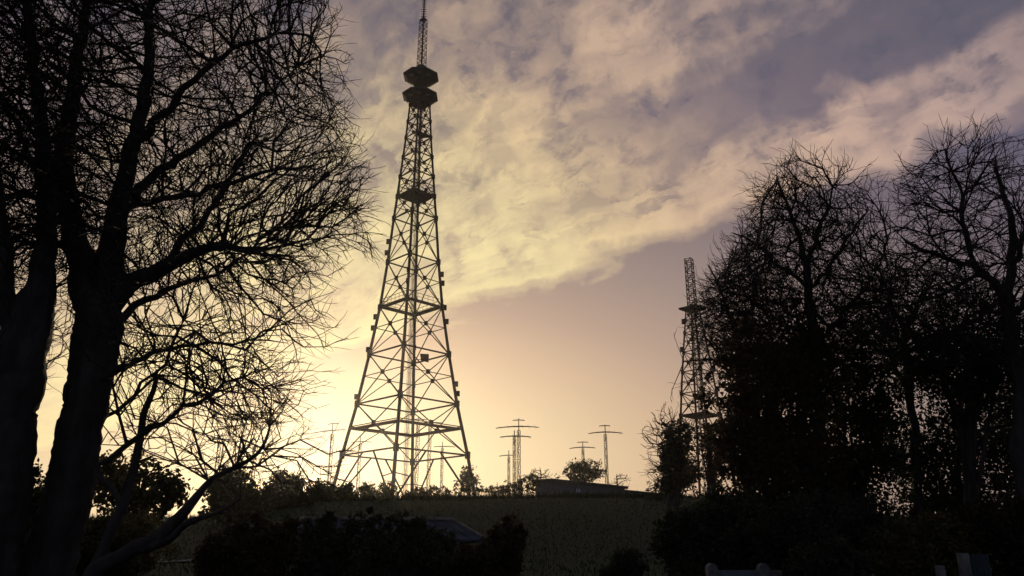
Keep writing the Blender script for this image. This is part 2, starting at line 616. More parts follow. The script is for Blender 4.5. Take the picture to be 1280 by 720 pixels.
gallery(zpx(537), 1.5, False, False, M_RUST)
gallery(zpx(384.3), 1.0, False)
gallery(zpx(245.6), 0.0, True)
mb = MB()
z = zpx(172)
mb.raw([(0, -hd(z), z), (hd(z), 0, z), (0, 0.3, z), (0, -hd(z), z + .3), (hd(z), 0, z + .3), (0, .3, z + .3)],
       [(0, 2, 1), (3, 4, 5), (0, 1, 4, 3), (1, 2, 5, 4), (2, 0, 3, 5)])
mb.build('landing', M_STEEL, tower)
# central ladder shaft with cable run
mb = MB()
small_lattice(mb, (0.2, 0, 0.2), (0.2, 0, zpx(131)), 0.42, 0.36, 44, 0.026, 4, 0.4)
mb.build('ladder_shaft', M_PALE, tower)
mb = MB()
for s_ in (-0.2, 0.0, 0.2):
    mb.bar((0.2 + s_, 0.12, 0.1), (0.2 + s_, 0.12, zpx(130)), 0.035)
mb.build('cable_run', M_STEEL, tower)
# the two pods: stacked eight-sided double cones
zp = zpx
mppod = mpp(110, TY)
mb = MB()
RD = 23.0 * mppod
OCT = 0.3927


def deck(par_name, y_mid, core_lo, core_hi, w_lo, w_hi):
    z = zp(y_mid)
    mb = MB()
    mb.frustum((0, 0, z - 0.42), RD * 0.80, (0, 0, z - 0.12), RD, 8, OCT)
    mb.frustum((0, 0, z - 0.12), RD, (0, 0, z + 0.12), RD, 8, OCT)
    mb.frustum((0, 0, z + 0.12), RD, (0, 0, z + 0.40), RD * 0.62, 8, OCT)
    p = mb.build(par_name, M_POD, tower)
    mb = MB()
    mb.frustum((0, 0, zp(core_lo)), w_lo / 2 * mppod, (0, 0, z - 0.425), w_lo / 2 * mppod * .96, 8, OCT)
    mb.frustum((0, 0, z + 0.405), w_hi / 2 * mppod, (0, 0, zp(core_hi)), w_hi / 2 * mppod * .94, 8, OCT)
    for j in range(8):                                     # struts under the deck
        a_ = OCT + j * math.pi / 4
        mb.bar((RD * .84 * math.cos(a_), RD * .84 * math.sin(a_), z - .40),
               (w_lo / 2 * mppod * math.cos(a_), w_lo / 2 * mppod * math.sin(a_), z - 1.5), 0.07)
    mb.build('core', M_STEEL, p)
    for j in (5, 6, 4):                                    # pale panels let into the underside
        a0, a1 = OCT + j * math.pi / 4 + .2, OCT + (j + 1) * math.pi / 4 - .2
        mb = MB()
        v = [(r * math.cos(t), r * math.sin(t), z - .46 + h_) for h_ in (0, .03) for r, t in ((RD * .5, a0), (RD * .74, a0), (RD * .74, a1), (RD * .5, a1))]
        mb.raw(v, [(0, 1, 2, 3), (7, 6, 5, 4), (0, 4, 5, 1), (1, 5, 6, 2), (2, 6, 7, 3), (3, 7, 4, 0)])
        mb.build('panel', M_GLASS, p)
    return p


deck('lower_pod', 121, 131, 112, 23, 20)
deck('upper_pod', 96.5, 106, 84, 19, 14)
# lattice mast over the pods and the spire with its rungs
mb = MB()
z0, z1 = zp(83), zp(25)
small_lattice(mb, (0, 0, z0), (0, 0, z1), 0.83, 0.72, 13, 0.055, 4, 0.0)
mb.frustum((0, 0, z1), 0.72, (0, 0, z1 + 0.5), 0.3, 4)
mb.build('top_mast', M_RUST, tower)
mb = MB()
mb.bar((0, 0, z0), (0, 0, z1), 0.10, 6)
mb.build('feeder_pipe', M_STEEL, tower)
mb = MB()
z2 = zp(-18)
mb.tube([(0, 0, z1 + .4), (0, 0, z2 - 1.0), (0, 0, z2 + 1.5)], [0.16, 0.10, 0.03], 6)
nr = 26
for i in range(nr):
    z = z1 + 0.8 + (z2 - z1 - 1.0) * i / nr
    a = i * math.pi / 2
    l = 0.50 - 0.2 * i / nr
    mb.bar((-l * math.cos(a), -l * math.sin(a), z), (l * math.cos(a), l * math.sin(a), z), 0.07)
mb.build('spire', M_STEEL, tower)
# small aerial boxes on the legs
for cx, cy_, py in [(-1, 0, 302), (-1, 0, 316), (-1, 0, 396), (-1, 0, 410), (-1, 0, 437), (-1, 0, 496), (1, 0, 343), (1, 0, 354), (1, 0, 384.5),
                    (1, 0, 402), (1, 0, 480), (1, 0, 492), (0, -1, 350), (0, 1, 362), (0, 1, 470), (0, -1, 503), (0, 1, 422), (0, -1, 364)]:
    z = zpx(py)
    h = hd(z)
    c_ = np.array((cx * (h + 0.42), cy_ * (h + 0.42), z))
    mb = MB()
    mb.box(c_ - np.array((0.26, 0.22, 0.40)), c_ + np.array((0.26, 0.22, 0.40)))
    mb.bar((cx * h, cy_ * h, z), (cx * (h + .3), cy_ * (h + .3), z), 0.06)
    mb.build('aerial_box', M_STEEL, tower)
# the sheet box hung inside the right side
mb = MB()
c_ = at(530.3, 447, TY) - np.array((tx, TY, tz))
mb.raw([(c_[0] - .68, c_[1] - .1, c_[2] + .62), (c_[0] + .68, c_[1] - .1, c_[2] + .55), (c_[0] + .66, c_[1] - .1, c_[2] - .68), (c_[0] - .5, c_[1] - .1, c_[2] - .40),
        (c_[0] - .68, c_[1] + .5, c_[2] + .62), (c_[0] + .68, c_[1] + .5, c_[2] + .55), (c_[0] + .66, c_[1] + .5, c_[2] - .68), (c_[0] - .5, c_[1] + .5, c_[2] - .40)],
       [(0, 3, 2, 1), (4, 5, 6, 7), (0, 1, 5, 4), (1, 2, 6, 5), (2, 3, 7, 6), (3, 0, 4, 7)])
mb.build('equipment_box', M_RUST, tower)
mb = MB()
mb.bar((0.7, 0, c_[2] - .3), (c_[0], c_[1] + .2, c_[2] - .3), 0.07)
mb.build('bracket', M_STEEL, tower)
for c4 in range(4):
    mb = MB()
    h = lv[0][1]
    mb.frustum((CORN[c4][0] * h, CORN[c4][1] * h, -0.6), 1.3, (CORN[c4][0] * h, CORN[c4][1] * h, 0.5), 0.9, 4, 0.785)
    mb.build('footing', M_CONC, tower)

# second tower, half hidden by the right-hand trees
TY2 = 135.0
tx2 = 0.5 * (at(876.5, 520, TY2)[0] + at(865.7, 394, TY2)[0])
tz_ = gz(tx2, TY2) - 0.3
t2 = thing('lattice_tower', 'smaller lattice tower with one flat diamond platform, half behind the bare trees', 'tower', (tx2, TY2, tz_))
PX2 = [(560, 59), (520, 50), (492, 44), (465, 37.5), (440, 31), (416, 24.5), (400, 20), (387, 16.5)]
lv2 = [(0.0, 80 * .5 * mpp(620, TY2))] + [tower_level(p, w, TY2) for p, w in PX2]
lattice(t2, lv2, 0.24, 0.14, 0.085, M_RUST, M_RUST, True, 0)
mb = MB()
z = lv2[-1][0]
h = 17.5 * mpp(387, TY2)
mb.frustum((0, 0, z - 0.35), h * 0.55, (0, 0, z), h, 4)
mb.frustum((0, 0, z), h, (0, 0, z + 0.3), h, 4)
mb.build('platform', M_STEEL, t2)
mb = MB()
z1 = tower_level(324, 12, TY2)[0]
small_lattice(mb, (0, 0, z + .3), (0, 0, z1), 0.92, 0.84, 11, 0.088, 4, 0.2)
mb.build('top_mast', M_RUST, t2)
mb = MB()
z = lv2[2][0]
h = lv2[2][1]
mb.frustum((0, 0, z), h * .98, (0, 0, z + .25), h * .98, 4)
mb.build('gallery', M_STEEL, t2)
mb = MB()
small_lattice(mb, (0.1, 0, 0), (0.1, 0, lv2[-1][0] - .4), 0.5, 0.4, 36, 0.05, 4, 0.3)
mb.build('ladder_shaft', M_STEEL, t2)
for cx, py in [(-1, 437), (-1, 402), (1, 460), (1, 486)]:
    z = tower_level(py, 10, TY2)[0]
    h = float(np.interp(z, [a for a, _ in lv2], [b2 for _, b2 in lv2])) + .35
    mb = MB()
    mb.box((cx * h - .3, -.2, z - .45), (cx * h + .3, .2, z + .45))
    mb.build('aerial_box', M_STEEL, t2)


# ------------------------------------------------------------------ aerial masts beyond the ridge
def aerial_mast(px, y_tip, y_lat, booms, Yd, label, wpx=4.0, rz=0.25):
    x = at(px, 590, Yd)[0] * 0.5 + at(px, y_lat, Yd)[0] * 0.5
    z0 = gz(x, Yd) - 0.2
    root = thing('aerial_mast', label, 'antenna mast', (x, Yd, z0), 'aerial masts beyond the ridge')
    zl, zt = at(px, y_lat, Yd)[2] - z0, at(px, y_tip, Yd)[2] - z0
    r = wpx * 0.5 * mpp(y_lat, Yd)
    mb = MB()
    small_lattice(mb, (0, 0, 0), (0, 0, zl), r * 1.1, r, max(6, int(zl / 1.9)), 0.078, 3, 0.5)
    mb.build('lattice_mast', M_STEEL, root)
    mb = MB()
    mb.bar((0, 0, zl - 1.5), (0, 0, zt), 0.10, 6)
    mb.build('mast_pole', M_ANT, root)
    for (yb, x0, x1, wth) in booms:
        zb = at(px, yb, Yd)[2] - z0
        k_ = mpp(yb, Yd)
        a, b2 = (x0 - px) * k_, (x1 - px) * k_
        ca, sa = math.cos(rz), math.sin(rz)
        mb = MB()
        pts = []
        for t in np.linspace(0, 1, 9):
            l = a + (b2 - a) * t
            pts.append((l, l * sa / ca, zb - 0.32 * (l / max(abs(a), abs(b2))) ** 2 * wth + l * 0.05))
        mb.tube(pts, [0.09 + 0.06 * wth * (1 - abs(2 * t - 1)) for t in np.linspace(0, 1, 9)], 5)
        for t in (0.1, 0.28, 0.42, 0.6, 0.76, 0.92):
            l = a + (b2 - a) * t
            e = (1.5 + 1.2 * t) * wth
            zz_ = zb - 0.32 * (l / max(abs(a), abs(b2))) ** 2 * wth + l * 0.05
            mb.bar((l - e * sa * .4, l * sa / ca - e, zz_), (l + e * sa * .4, l * sa / ca + e, zz_), 0.03)
        mb.build('antenna_boom', M_ANT, root)
    return root


aerial_mast(648.5, 523, 538, [(525, 641, 656, .3), (533, 620, 674, 1)], 165, 'tallest lattice aerial mast right of the big tower, with a wide drooping boom', 4.5)
aerial_mast(643, 538, 546, [(545, 625, 664, .8)], 150, 'aerial mast standing close on the left of the tallest one', 4)
aerial_mast(636, 563, 571, [(569, 624, 642, .6)], 190, 'short thin aerial mast left of the close pair of masts', 3.2)
aerial_mast(729, 552, 561, [(552.5, 722, 736, .3), (559, 712, 745, .8)], 190, 'aerial mast rising out of the round bush behind the bunker', 3.4)
aerial_mast(757.5, 531, 543, [(532, 750, 764, .3), (540, 736, 780, 1)], 170, 'lone aerial mast at the right end of the row, above the bunker roof', 4)
aerial_mast(413.5, 529, 543, [(529.5, 407, 421, .3), (538, 386, 431, .9)], 180, 'aerial mast beside the left foot of the big tower', 4.5, -0.2)
aerial_mast(449, 546, 555, [(552, 438, 462, .6)], 200, 'aerial mast seen between the left and near legs of the big tower', 4)
aerial_mast(521.5, 520, 530, [(524, 512, 532, .5)], 185, 'taller aerial mast just right of the near legs inside the big tower', 5)
aerial_mast(536.5, 524, 533, [(528, 526, 552, .5)], 195, 'aerial mast inside the big tower, second from its right leg', 4.5)
aerial_mast(552.5, 552, 560, [(558, 542, 568, .6)], 205, 'short aerial mast inside the big tower closest to its right leg', 3.5)
aerial_mast(318, 553, 556, [], 170, 'bare lattice mast without a boom, between two ridge bushes', 4.5)
aerial_mast(299, 548, 554, [(552, 288, 311, .5)], 185, 'aerial mast behind twigs and the pointed ridge bush', 4.5)
aerial_mast(272, 545, 552, [(549, 258, 287, .6)], 180, 'leftmost aerial mast, behind the twigs of the leaning sapling', 4.5)

# ------------------------------------------------------------------ bunker on the ridge
p0, p1 = at(689, 598.5, 101), at(832, 613, 121)
zr = p0[2]
gb = min(gz(p0[0], p0[1]), gz(p1[0], p1[1])) - 0.6
dvec = (p1 - p0)[:2]
Lb = float(np.linalg.norm(dvec))
bk = thing('bunker', 'long low flat-roofed bunker on the ridge behind the grass', 'building', (p0[0], p0[1], gb), rz=math.atan2(dvec[1], dvec[0]))
hb = zr - gb
cut = Lb * 0.60
mb = MB()
mb.box((0, 0, 0), (cut, 2.6, hb - 0.35))
mb.box((cut + .003, 0.3, 0), (Lb, 2.4, hb - 0.75))
mb.build('wall', M_CONC_B, bk)
mb = MB()
mb.box((-0.45, -0.45, hb - 0.347), (cut + 0.25, 2.9, hb))
mb.build('roof', M_TAR, bk)
mb = MB()
mb.box((cut + 0.26, -0.1, hb - 0.747), (Lb + .3, 2.7, hb - 0.45))
mb.build('roof', M_TAR, bk)
mb = MB()
mb.box((cut * .3, -0.06, hb - 1.5), (cut * .3 + 1.2, 0.10, hb - 0.8))
f = mb.build('window', M_DARK, bk)
mb = MB()
mb.box((cut * .3 + .1, -0.08, hb - 1.4), (cut * .3 + 1.1, -0.063, hb - 0.9))
mb.build('pane', M_GLASS, f)

# ------------------------------------------------------------------ blue-roofed shed behind the near shrubs
SYd = 34.0
pl, pr = at(372, 644, SYd), at(566, 651, SYd)
gs = gz((pl[0] + pr[0]) / 2, SYd) - 0.15
sh = thing('shed', 'low shed with pale roof edge and bluish sheet roof behind the shrubs', 'shed', (pl[0], SYd, gs), rz=R(7))
Ls, hs = float(pr[0] - pl[0]), float(pl[2] - gs)
mb = MB()
mb.box((0.2, 0.3, 0), (Ls + .9, 3.3, hs - 1.0))
mb.build('wall', M_CONC_B, sh)
mb = MB()
hipL = [(0, 1.5, hs - .12), (Ls, 1.5, hs - .12), (-0.3, -0.3, hs - .95), (Ls + 1.35, -0.3, hs - .95), (Ls + 1.35, 3.8, hs - .95), (-0.3, 3.8, hs - .95)]
v = hipL + [(a, b2, z - 0.08) for a, b2, z in hipL]
mb.raw(v, [(2, 3, 1, 0), (3, 4, 1), (4, 5, 0, 1), (5, 2, 0), (8, 6, 7, 9), (9, 7, 10), (10, 7, 6, 11), (11, 6, 8), (2, 8, 9, 3), (3, 9, 10, 4), (4, 10, 11, 5), (5, 11, 8, 2)])
for i in range(1, 14):
    t = i / 14
    a = np.array((-0.3 + (Ls + 1.65) * t, -0.3, hs - .935))
    b2 = np.array((Ls * t, 1.5, hs - .105))
    mb.bar(a, b2, 0.022)
rf = mb.build('roof', M_ROOF, sh)
mb = MB()
mb.box((-0.1, 1.38, hs - .1), (Ls + .1, 1.62, hs + .02))
mb.build('ridge_cap', M_TRIM, rf)
mb = MB()
mb.bar((Ls + .05, 1.48, hs - .05), (Ls + 1.36, -0.28, hs - .9), 0.05)
mb.build('hip_cap', M_TRIM, rf)
mb = MB()
mb.box((Ls - 1.2, 0.24, 0), (Ls - .2, 0.34, 1.9 if hs > 3 else hs - 1.1))
mb.build('door', M_DARK, sh)


# ------------------------------------------------------------------ bare trees (cheapest-path branching)
def in_poly(px, py, poly):
    poly = np.asarray(poly, float)
    x0, y0 = poly[:, 0], poly[:, 1]
    x1, y1 = np.roll(x0, -1), np.roll(y0, -1)
    inside = np.zeros(len(px), bool)
    for a, b2, c_, d in zip(x0, y0, x1, y1):
        cross = ((b2 > py) != (d > py)) & (px < (c_ - a) * (py - b2) / (d - b2 + 1e-9) + a)
        inside ^= cross
    return inside


def crown_points(polys, Yd, depth, rng):
    """polys: (outline, number): points filling a crown volume of the given depth"""
    out = []
    for poly, n in polys:
        p = np.asarray(poly, float)
        lo, hi = p.min(0), p.max(0)
        q = rng.uniform(lo, hi, (n * 6, 2))
        q = q[in_poly(q[:, 0], q[:, 1], poly)][:n]
        cen, half = (lo + hi) / 2, (hi - lo) / 2
        e = np.clip(1 - 0.75 * (((q - cen) / half) ** 2).sum(1), 0.12, 1) ** 0.5     # shallower towards the outline
        Ys = Yd + depth * e * rng.uniform(-1, 1, len(q))
        out.append(np.array([at(a, b2, Yd) for a, b2 in q]) + np.stack([0 * Ys, Ys - Yd, 0 * Ys], 1))
    return np.concatenate(out)


def grow(limbs, attr, step, knn, rng, power=1.3, stretch=0.35):
    """limbs: polylines (points, radii) that carry the crown; every crown point is joined to them along the cheapest chain of
    short hops, so that the branches fan outward from the forks"""
    P, par, rad = [], [], []
    for pts, rr in limbs:
        pts = np.asarray(pts, float)
        if P:
            d = np.linalg.norm(np.asarray(P) - pts[0], axis=1)
            prev = int(d.argmin())
        else:
            P.append(pts[0]); par.append(-1); rad.append(rr[0]); prev = 0
        for i in range(1, len(pts)):
            a, b2 = pts[i - 1], pts[i]
            k_ = max(1, int(np.linalg.norm(b2 - a) / step))
            for j in range(1, k_ + 1):
                t = j / k_
                r_ = rr[i - 1] + (rr[i] - rr[i - 1]) * t
                P.append(a + (b2 - a) * t + rng.normal(size=3) * min(step * 0.14, r_ * .9)); par.append(prev); rad.append(r_)
                prev = len(P) - 1
    n0 = len(P)
    N = n0 + len(attr)
    allP = np.concatenate([np.array(P), attr])
    kd = KDTree(N)
    for i, p in enumerate(allP): kd.insert(p, i)
    kd.balance()
    nb = [[(i, d) for _, i, d in kd.find_n(p, knn + 1)[1:]] for p in allP]
    adj = [dict(x) for x in nb]
    for i, x in enumerate(nb):
        for j, d in x: adj[j][i] = d
    par = par + [-1] * len(attr)
    cost = [1e18] * N
    heap = []
    for i in range(n0):                       # along a limb the way is cheap
        c_ = 0.0 if par[i] < 0 else cost[par[i]] + stretch * float(np.linalg.norm(allP[i] - allP[par[i]])) ** power * 1.0
        cost[i] = c_
        heap.append((c_ + (0.0 if rad[i] < rad[0] * .8 else 1e3), i))
    heapq.heapify(heap)
    done = [False] * N
    noise_ = rng.uniform(.7, 1.5, N)
    while heap:
        c_, i = heapq.heappop(heap)
        if done[i] or c_ > cost[i] + 1e-9 and i >= n0: continue
        done[i] = True
        if i < n0 and c_ > 900: continue      # the lower trunk carries no twigs
        for j, d in adj[i].items():
            if j < n0 or done[j]: continue
            nc = cost[i] + d ** power * noise_[j]
            if i >= n0:                        # dislike sharp turns
                u = allP[i] - allP[par[i]]
                w = allP[j] - allP[i]
                cs = float(u @ w) / (np.linalg.norm(u) * np.linalg.norm(w) + 1e-9)
                if cs < 0.62: nc += d ** power * (0.62 - cs) * 3.5
            if nc < cost[j]:
                cost[j] = nc
                par[j] = i
                heapq.heappush(heap, (nc, j))
    keep = [i for i in range(N) if i < n0 or par[i] >= 0]
    mp = {o_: n_ for n_, o_ in enumerate(keep)}
    rad = rad + [0.0] * len(attr)
    return allP[keep], np.array([mp[par[i]] if par[i] >= 0 else -1 for i in keep]), np.array([rad[i] for i in keep])


def add_twigs(P, par, rad, n, step, rng, droop=0.0, kids=(2, 5)):
    """short straight forked end twigs on random outer nodes, in two generations"""
    for gen, (num, st_, ang_) in enumerate(((n, step, 0.62), (n, step * .75, 0.70))):
        P, par, rad = list(P), list(par), list(rad)
        cnt = np.bincount(np.array([p for p in par if p >= 0]), minlength=len(P))
        tips = np.where(cnt == 0)[0]
        pool = np.concatenate([tips, np.where(cnt == 1)[0], np.where(cnt == 1)[0]])
        pool = pool[np.array(rad)[pool] == 0]
        for i in rng.choice(pool, num):
            i = int(i)
            if par[i] < 0: continue
            d = P[i] - P[par[i]]
            d = d / (np.linalg.norm(d) + 1e-9)
            o_ = rng.normal(size=3)
            o_ -= d * (o_ @ d)
            d = d + o_ / np.linalg.norm(o_) * rng.uniform(.5, 1.4) * ang_
            d[2] += 0.10
            cur = i
            for _ in range(rng.integers(*kids)):
                d = d / np.linalg.norm(d) + rng.normal(size=3) * 0.16
                d[2] -= droop
                d /= np.linalg.norm(d)
                P.append(P[cur] + d * st_ * rng.uniform(0.7, 1.2)); par.append(cur); rad.append(0.0)
                cur = len(P) - 1
        P, par, rad = np.array(P), np.array(par), np.array(rad)
    return P, par, rad


def tree_meshes(root, P, par, rad, tip, thr, m_t=None, m_c=None):
    n = len(P)
    ch = [[] for _ in range(n)]
    for i, p in enumerate(par):
        if p >= 0: ch[p].append(i)
    order, st = [], [i for i in range(n) if par[i] < 0]
    while st:
        i = st.pop()
        order.append(i)
        st += ch[i]
    ex = 2.65
    r = np.zeros(n)
    for i in reversed(order):
        s_ = sum(r[c_] ** ex for c_ in ch[i])
        r[i] = max(tip, s_ ** (1 / ex)) if ch[i] else tip
    r = np.where(rad > 0, rad, r)
    o = np.array(root.location)
    big, small = MB(), MB()
    st = [(i, None) for i in range(n) if par[i] < 0]
    while st:
        i, fr = st.pop()
        pts, rr = [], []
        if fr is not None:
            pts.append(P[fr]); rr.append(min(r[fr], r[i] * 1.25))
        cur = i
        while True:
            pts.append(P[cur]); rr.append(r[cur])
            if not ch[cur]: break
            kids = sorted(ch[cur], key=lambda c_: -r[c_])
            for c_ in kids[1:]: st.append((c_, cur))
            nxt = kids[0]
            cur = nxt
        if len(pts) < 2: continue
        pts = np.array(pts) - o
        rr = np.array(rr)
        rr[-1] *= 0.45
        kcut = int((rr > thr).sum())
        if kcut >= 2:
            fat = rr[0] > thr * 3
            big.tube(pts[:kcut + 1], rr[:kcut + 1], 20 if fat else 7, False, 0.075 if fat else 0.0)
            if kcut < len(pts) - 1: small.tube(pts[kcut:], rr[kcut:], 4, False)
        else:
            small.tube(pts, rr, 3 if rr[0] < thr * .5 else 4, False)
    big.build('trunk', m_t or M_BARK, root, True)
    small.build('crown', m_c or M_TWIG, root)


def limb(spec, Yd, rpx=1.0, dY=0.0):
    """spec: (px, py, radius in pixels, extra distance)"""
    pts, rr = [], []
    for s_ in spec:
        y_ = Yd + dY + (s_[3] if len(s_) > 3 else 0.0)
        pts.append(at(s_[0], s_[1], y_)); rr.append(s_[2] * mpp(s_[1], y_) * rpx)
    return pts, rr


def base_px(px_near, Yd):
    """pixel row at which the ground meets a trunk standing at Yd"""
    x = at(px_near, 690, Yd)[0]
    t = (gz(x, Yd) - 0.15 - EYE) / Yd
    # invert z/y = (sp + v cp)/(cp - v sp)
    v = (t * cp - sp) / (cp + t * sp)
    return 360 - v * FPX


def bare_tree(name, label, limbs, polys, Yd, depth, step, tip, thr, twigs, seed, group=None, droop=0.0, tw_step=None):
    rng = np.random.default_rng(seed)
    A = crown_points(polys, Yd, depth, rng)
    P, par, rad = grow(limbs, A, step * 1.6, 18, rng)
    P, par, rad = add_twigs(P, par, rad, twigs, tw_step or step * .8, rng, droop)
    root = thing(name, label, 'tree', limbs[0][0][0] + np.array((0, 0, 0.1)), group)
    tree_meshes(root, P, par, rad, tip, thr)
    return root


# --- big bare tree on the left
LY = 8.6
bp = base_px(50, LY)
A_limbs = [
    limb([(20, bp, 52), (28, bp - 70, 40), (56, 720, 33), (88, 600, 27), (109, 500, 26), (121, 440, 26), (127, 395, 27)], LY),
    limb([(116, 405, 20), (104, 340, 17), (88, 270, 13, .2), (80, 190, 10, .4), (95, 100, 7.5, .5), (110, 0, 5, .6), (112, -90, 4, .7)], LY),
    limb([(124, 395, 21), (140, 330, 16), (150, 260, 12, -.2), (168, 180, 9, -.4), (185, 100, 6.5, -.5), (190, 10, 4.5, -.6), (205, -80, 3, -.8)], LY),
    limb([(130, 388, 12), (170, 352, 11, -.1), (205, 333, 9.5, -.3), (240, 315, 7, -.5), (275, 305, 5, -.7), (320, 318, 2.6, -.8), (362, 325, 1.5, -.8)], LY),
    limb([(205, 333, 6, -.3), (228, 300, 5, -.2), (255, 275, 4, 0), (285, 225, 2.8, .3), (312, 178, 1.8, .5)], LY),
    limb([(118, 430, 6), (150, 400, 5.5, .2), (182, 374, 4.5, .4), (225, 355, 3.2, .7), (272, 345, 2.2, .9), (330, 300, 1.4, 1.0)], LY),
    limb([(108, 480, 4.5), (150, 462, 4, -.3), (195, 440, 3, -.6), (245, 432, 2.2, -.8), (310, 425, 1.4, -1.0), (360, 430, 1, -1.0)], LY),
    limb([(148, 262, 7, -.2), (200, 215, 5.5, .2), (260, 175, 4, .5), (320, 130, 2.4, .7), (372, 85, 1.4, .8)], LY),
    limb([(168, 180, 6, -.4), (220, 120, 4.5, -.8), (290, 62, 3, -1.0), (345, 42, 2, -1.1), (385, 45, 1.4, -1.1)], LY),
    limb([(150, 262, 5, -.2), (205, 250, 4, -.7), (270, 235, 3, -1.1), (335, 215, 2, -1.3), (400, 205, 1.3, -1.4)], LY),
    limb([(100, 530, 3.5), (135, 520, 3, .4), (170, 490, 2.6, .7), (205, 455, 2.2, .9), (230, 400, 1.5, 1.1)], LY),
]
hi_poly = [(-60, -190), (330, -190), (395, -60), (412, 20), (388, 60), (426, 110), (424, 160), (455, 205), (446, 250), (462, 296), (415, 292), (390, 330), (300, 350), (200, 340), (60, 330), (-60, 330)]
lo_poly = [(150, 330), (300, 330), (380, 320), (405, 330), (375, 345), (402, 395), (384, 425), (356, 465), (362, 505), (330, 530), (250, 520), (150, 470)]
bare_tree('bare_tree', 'big bare tree with a forked trunk and dense twigs, right of the edge trunk', A_limbs,
          [(hi_poly, 12500), (lo_poly, 850)], LY, 2.2, 0.085, 0.0033, 0.028, 11000, 11, 'bare winter trees', tw_step=0.085)

# --- edge trunk on the far left
BYd = 8.0
bp = base_px(-40, BYd)
B_limbs = [
    limb([(-75, bp, 62), (-66, bp - 60, 48), (-30, 720, 44), (-7, 600, 40), (12, 500, 34), (25, 445, 30), (39, 400, 27), (50, 365, 20)], BYd),
    limb([(50, 365, 16), (60, 300, 12, .2), (56, 200, 9, .3), (44, 100, 6.5, .4), (32, 0, 5, .4), (20, -100, 3, .4)], BYd),
    limb([(24, 440, 14), (2, 360, 12, -.2), (0, 290, 10, -.3), (-8, 200, 8, -.4), (-30, 90, 5, -.5), (-40, -60, 3, -.6)], BYd),
    limb([(12, 500, 9), (-40, 440, 8, .3), (-90, 380, 6, .5), (-150, 300, 4, .6)], BYd),
    limb([(60, 250, 5, .2), (30, 180, 4, .6), (0, 120, 3, .9), (-30, 60, 2, 1.1)], BYd),
]
b_poly = [(-260, -160), (110, -160), (120, 60), (110, 250), (60, 390), (20, 470), (-60, 480), (-220, 420), (-280, 150)]
bare_tree('bare_tree', 'bare tree whose thick leaning trunk fills the left edge', B_limbs,
          [(b_poly, 6800)], BYd, 1.7, 0.09, 0.0032, 0.028, 5500, 12, 'bare winter trees')

# --- leaning sapling with long drooping shoots below the big tree
CYd = 7.6
bp = base_px(80, CYd)
C_limbs = [
    limb([(70, bp, 17), (92, 780, 14), (120, 712, 11), (165, 690, 9.5), (208, 664, 8, -.1), (240, 632, 5.5, -.1), (262, 603, 4, -.1), (290, 586, 3, -.2), (330, 560, 2, -.3)], CYd),
    limb([(165, 690, 6), (200, 678, 5, -.2), (236, 655, 4, -.4), (262, 645, 2.5, -.5), (300, 625, 1.6, -.6)], CYd),
    limb([(105, 745, 7), (150, 640, 6, .3), (168, 580, 5, .5), (182, 520, 4, .6), (200, 460, 2.5, .7)], CYd),
    limb([(150, 640, 4, .3), (120, 585, 4, .3), (175, 545, 3.5, .2), (230, 510, 2.6, .1), (300, 470, 1.6, 0)], CYd),
]
c_poly = [(140, 430), (260, 420), (330, 440), (365, 500), (352, 560), (330, 590), (272, 605), (232, 590), (140, 560)]
bare_tree('sapling', 'bare leaning sapling with arching shoots at the foot of the big tree', C_limbs,
          [(c_poly, 430), ([(290, 560), (370, 545), (425, 560), (415, 596), (330, 612)], 60)], CYd, 0.9, 0.08, 0.0027, 0.014, 700, 13, 'bare winter trees')

# --- right-hand bare trees
RY1 = 17.0
bp = base_px(1030, RY1)
R1 = [
    limb([(1034, bp, 17), (1030, 640, 13), (1022, 520, 11), (1015, 420, 9), (1012, 360, 8), (1010, 330, 7)], RY1, .62),
    limb([(1010, 330, 6), (1000, 295, 5, .2), (986, 262, 3.6, .3), (975, 238, 2.4, .4), (970, 222, 1.6, .5)], RY1, .62),
    limb([(1010, 330, 5.5), (1022, 290, 4.4, -.2), (1034, 258, 3, -.4), (1040, 235, 2, -.5)], RY1, .62),
    limb([(1012, 355, 4.5), (975, 330, 4, -.5), (945, 305, 3, -.8), (915, 290, 1.8, -1)], RY1, .62),
    limb([(1013, 365, 4.5), (1045, 320, 3.6, .5), (1070, 280, 2.6, .8), (1085, 262, 1.6, 1)], RY1, .62),
    limb([(1016, 430, 5), (985, 390, 4, .6), (945, 370, 3, 1), (905, 345, 2, 1.2)], RY1, .62),
    limb([(1017, 440, 5), (1060, 390, 4, -.6), (1090, 350, 2.6, -1), (1105, 320, 1.8, -1)], RY1, .62),
]
r1p = [(886, 420), (880, 370), (905, 310), (925, 290), (935, 250), (945, 205), (985, 185), (1030, 195), (1060, 225), (1078, 262), (1085, 300), (1110, 330), (1118, 420), (1090, 470), (920, 470)]
r1p = [(a, b2 + 30 * max(0.0, (430 - b2) / 245)) for a, b2 in r1p]      # near twigs stand higher in view than the crown's middle
bare_tree('bare_tree', 'round-crowned bare tree left of the forked one on the right side', R1, [(r1p, 5600)], RY1, 1.9, 0.16, 0.0048, 0.04, 4800, 21, 'bare winter trees')

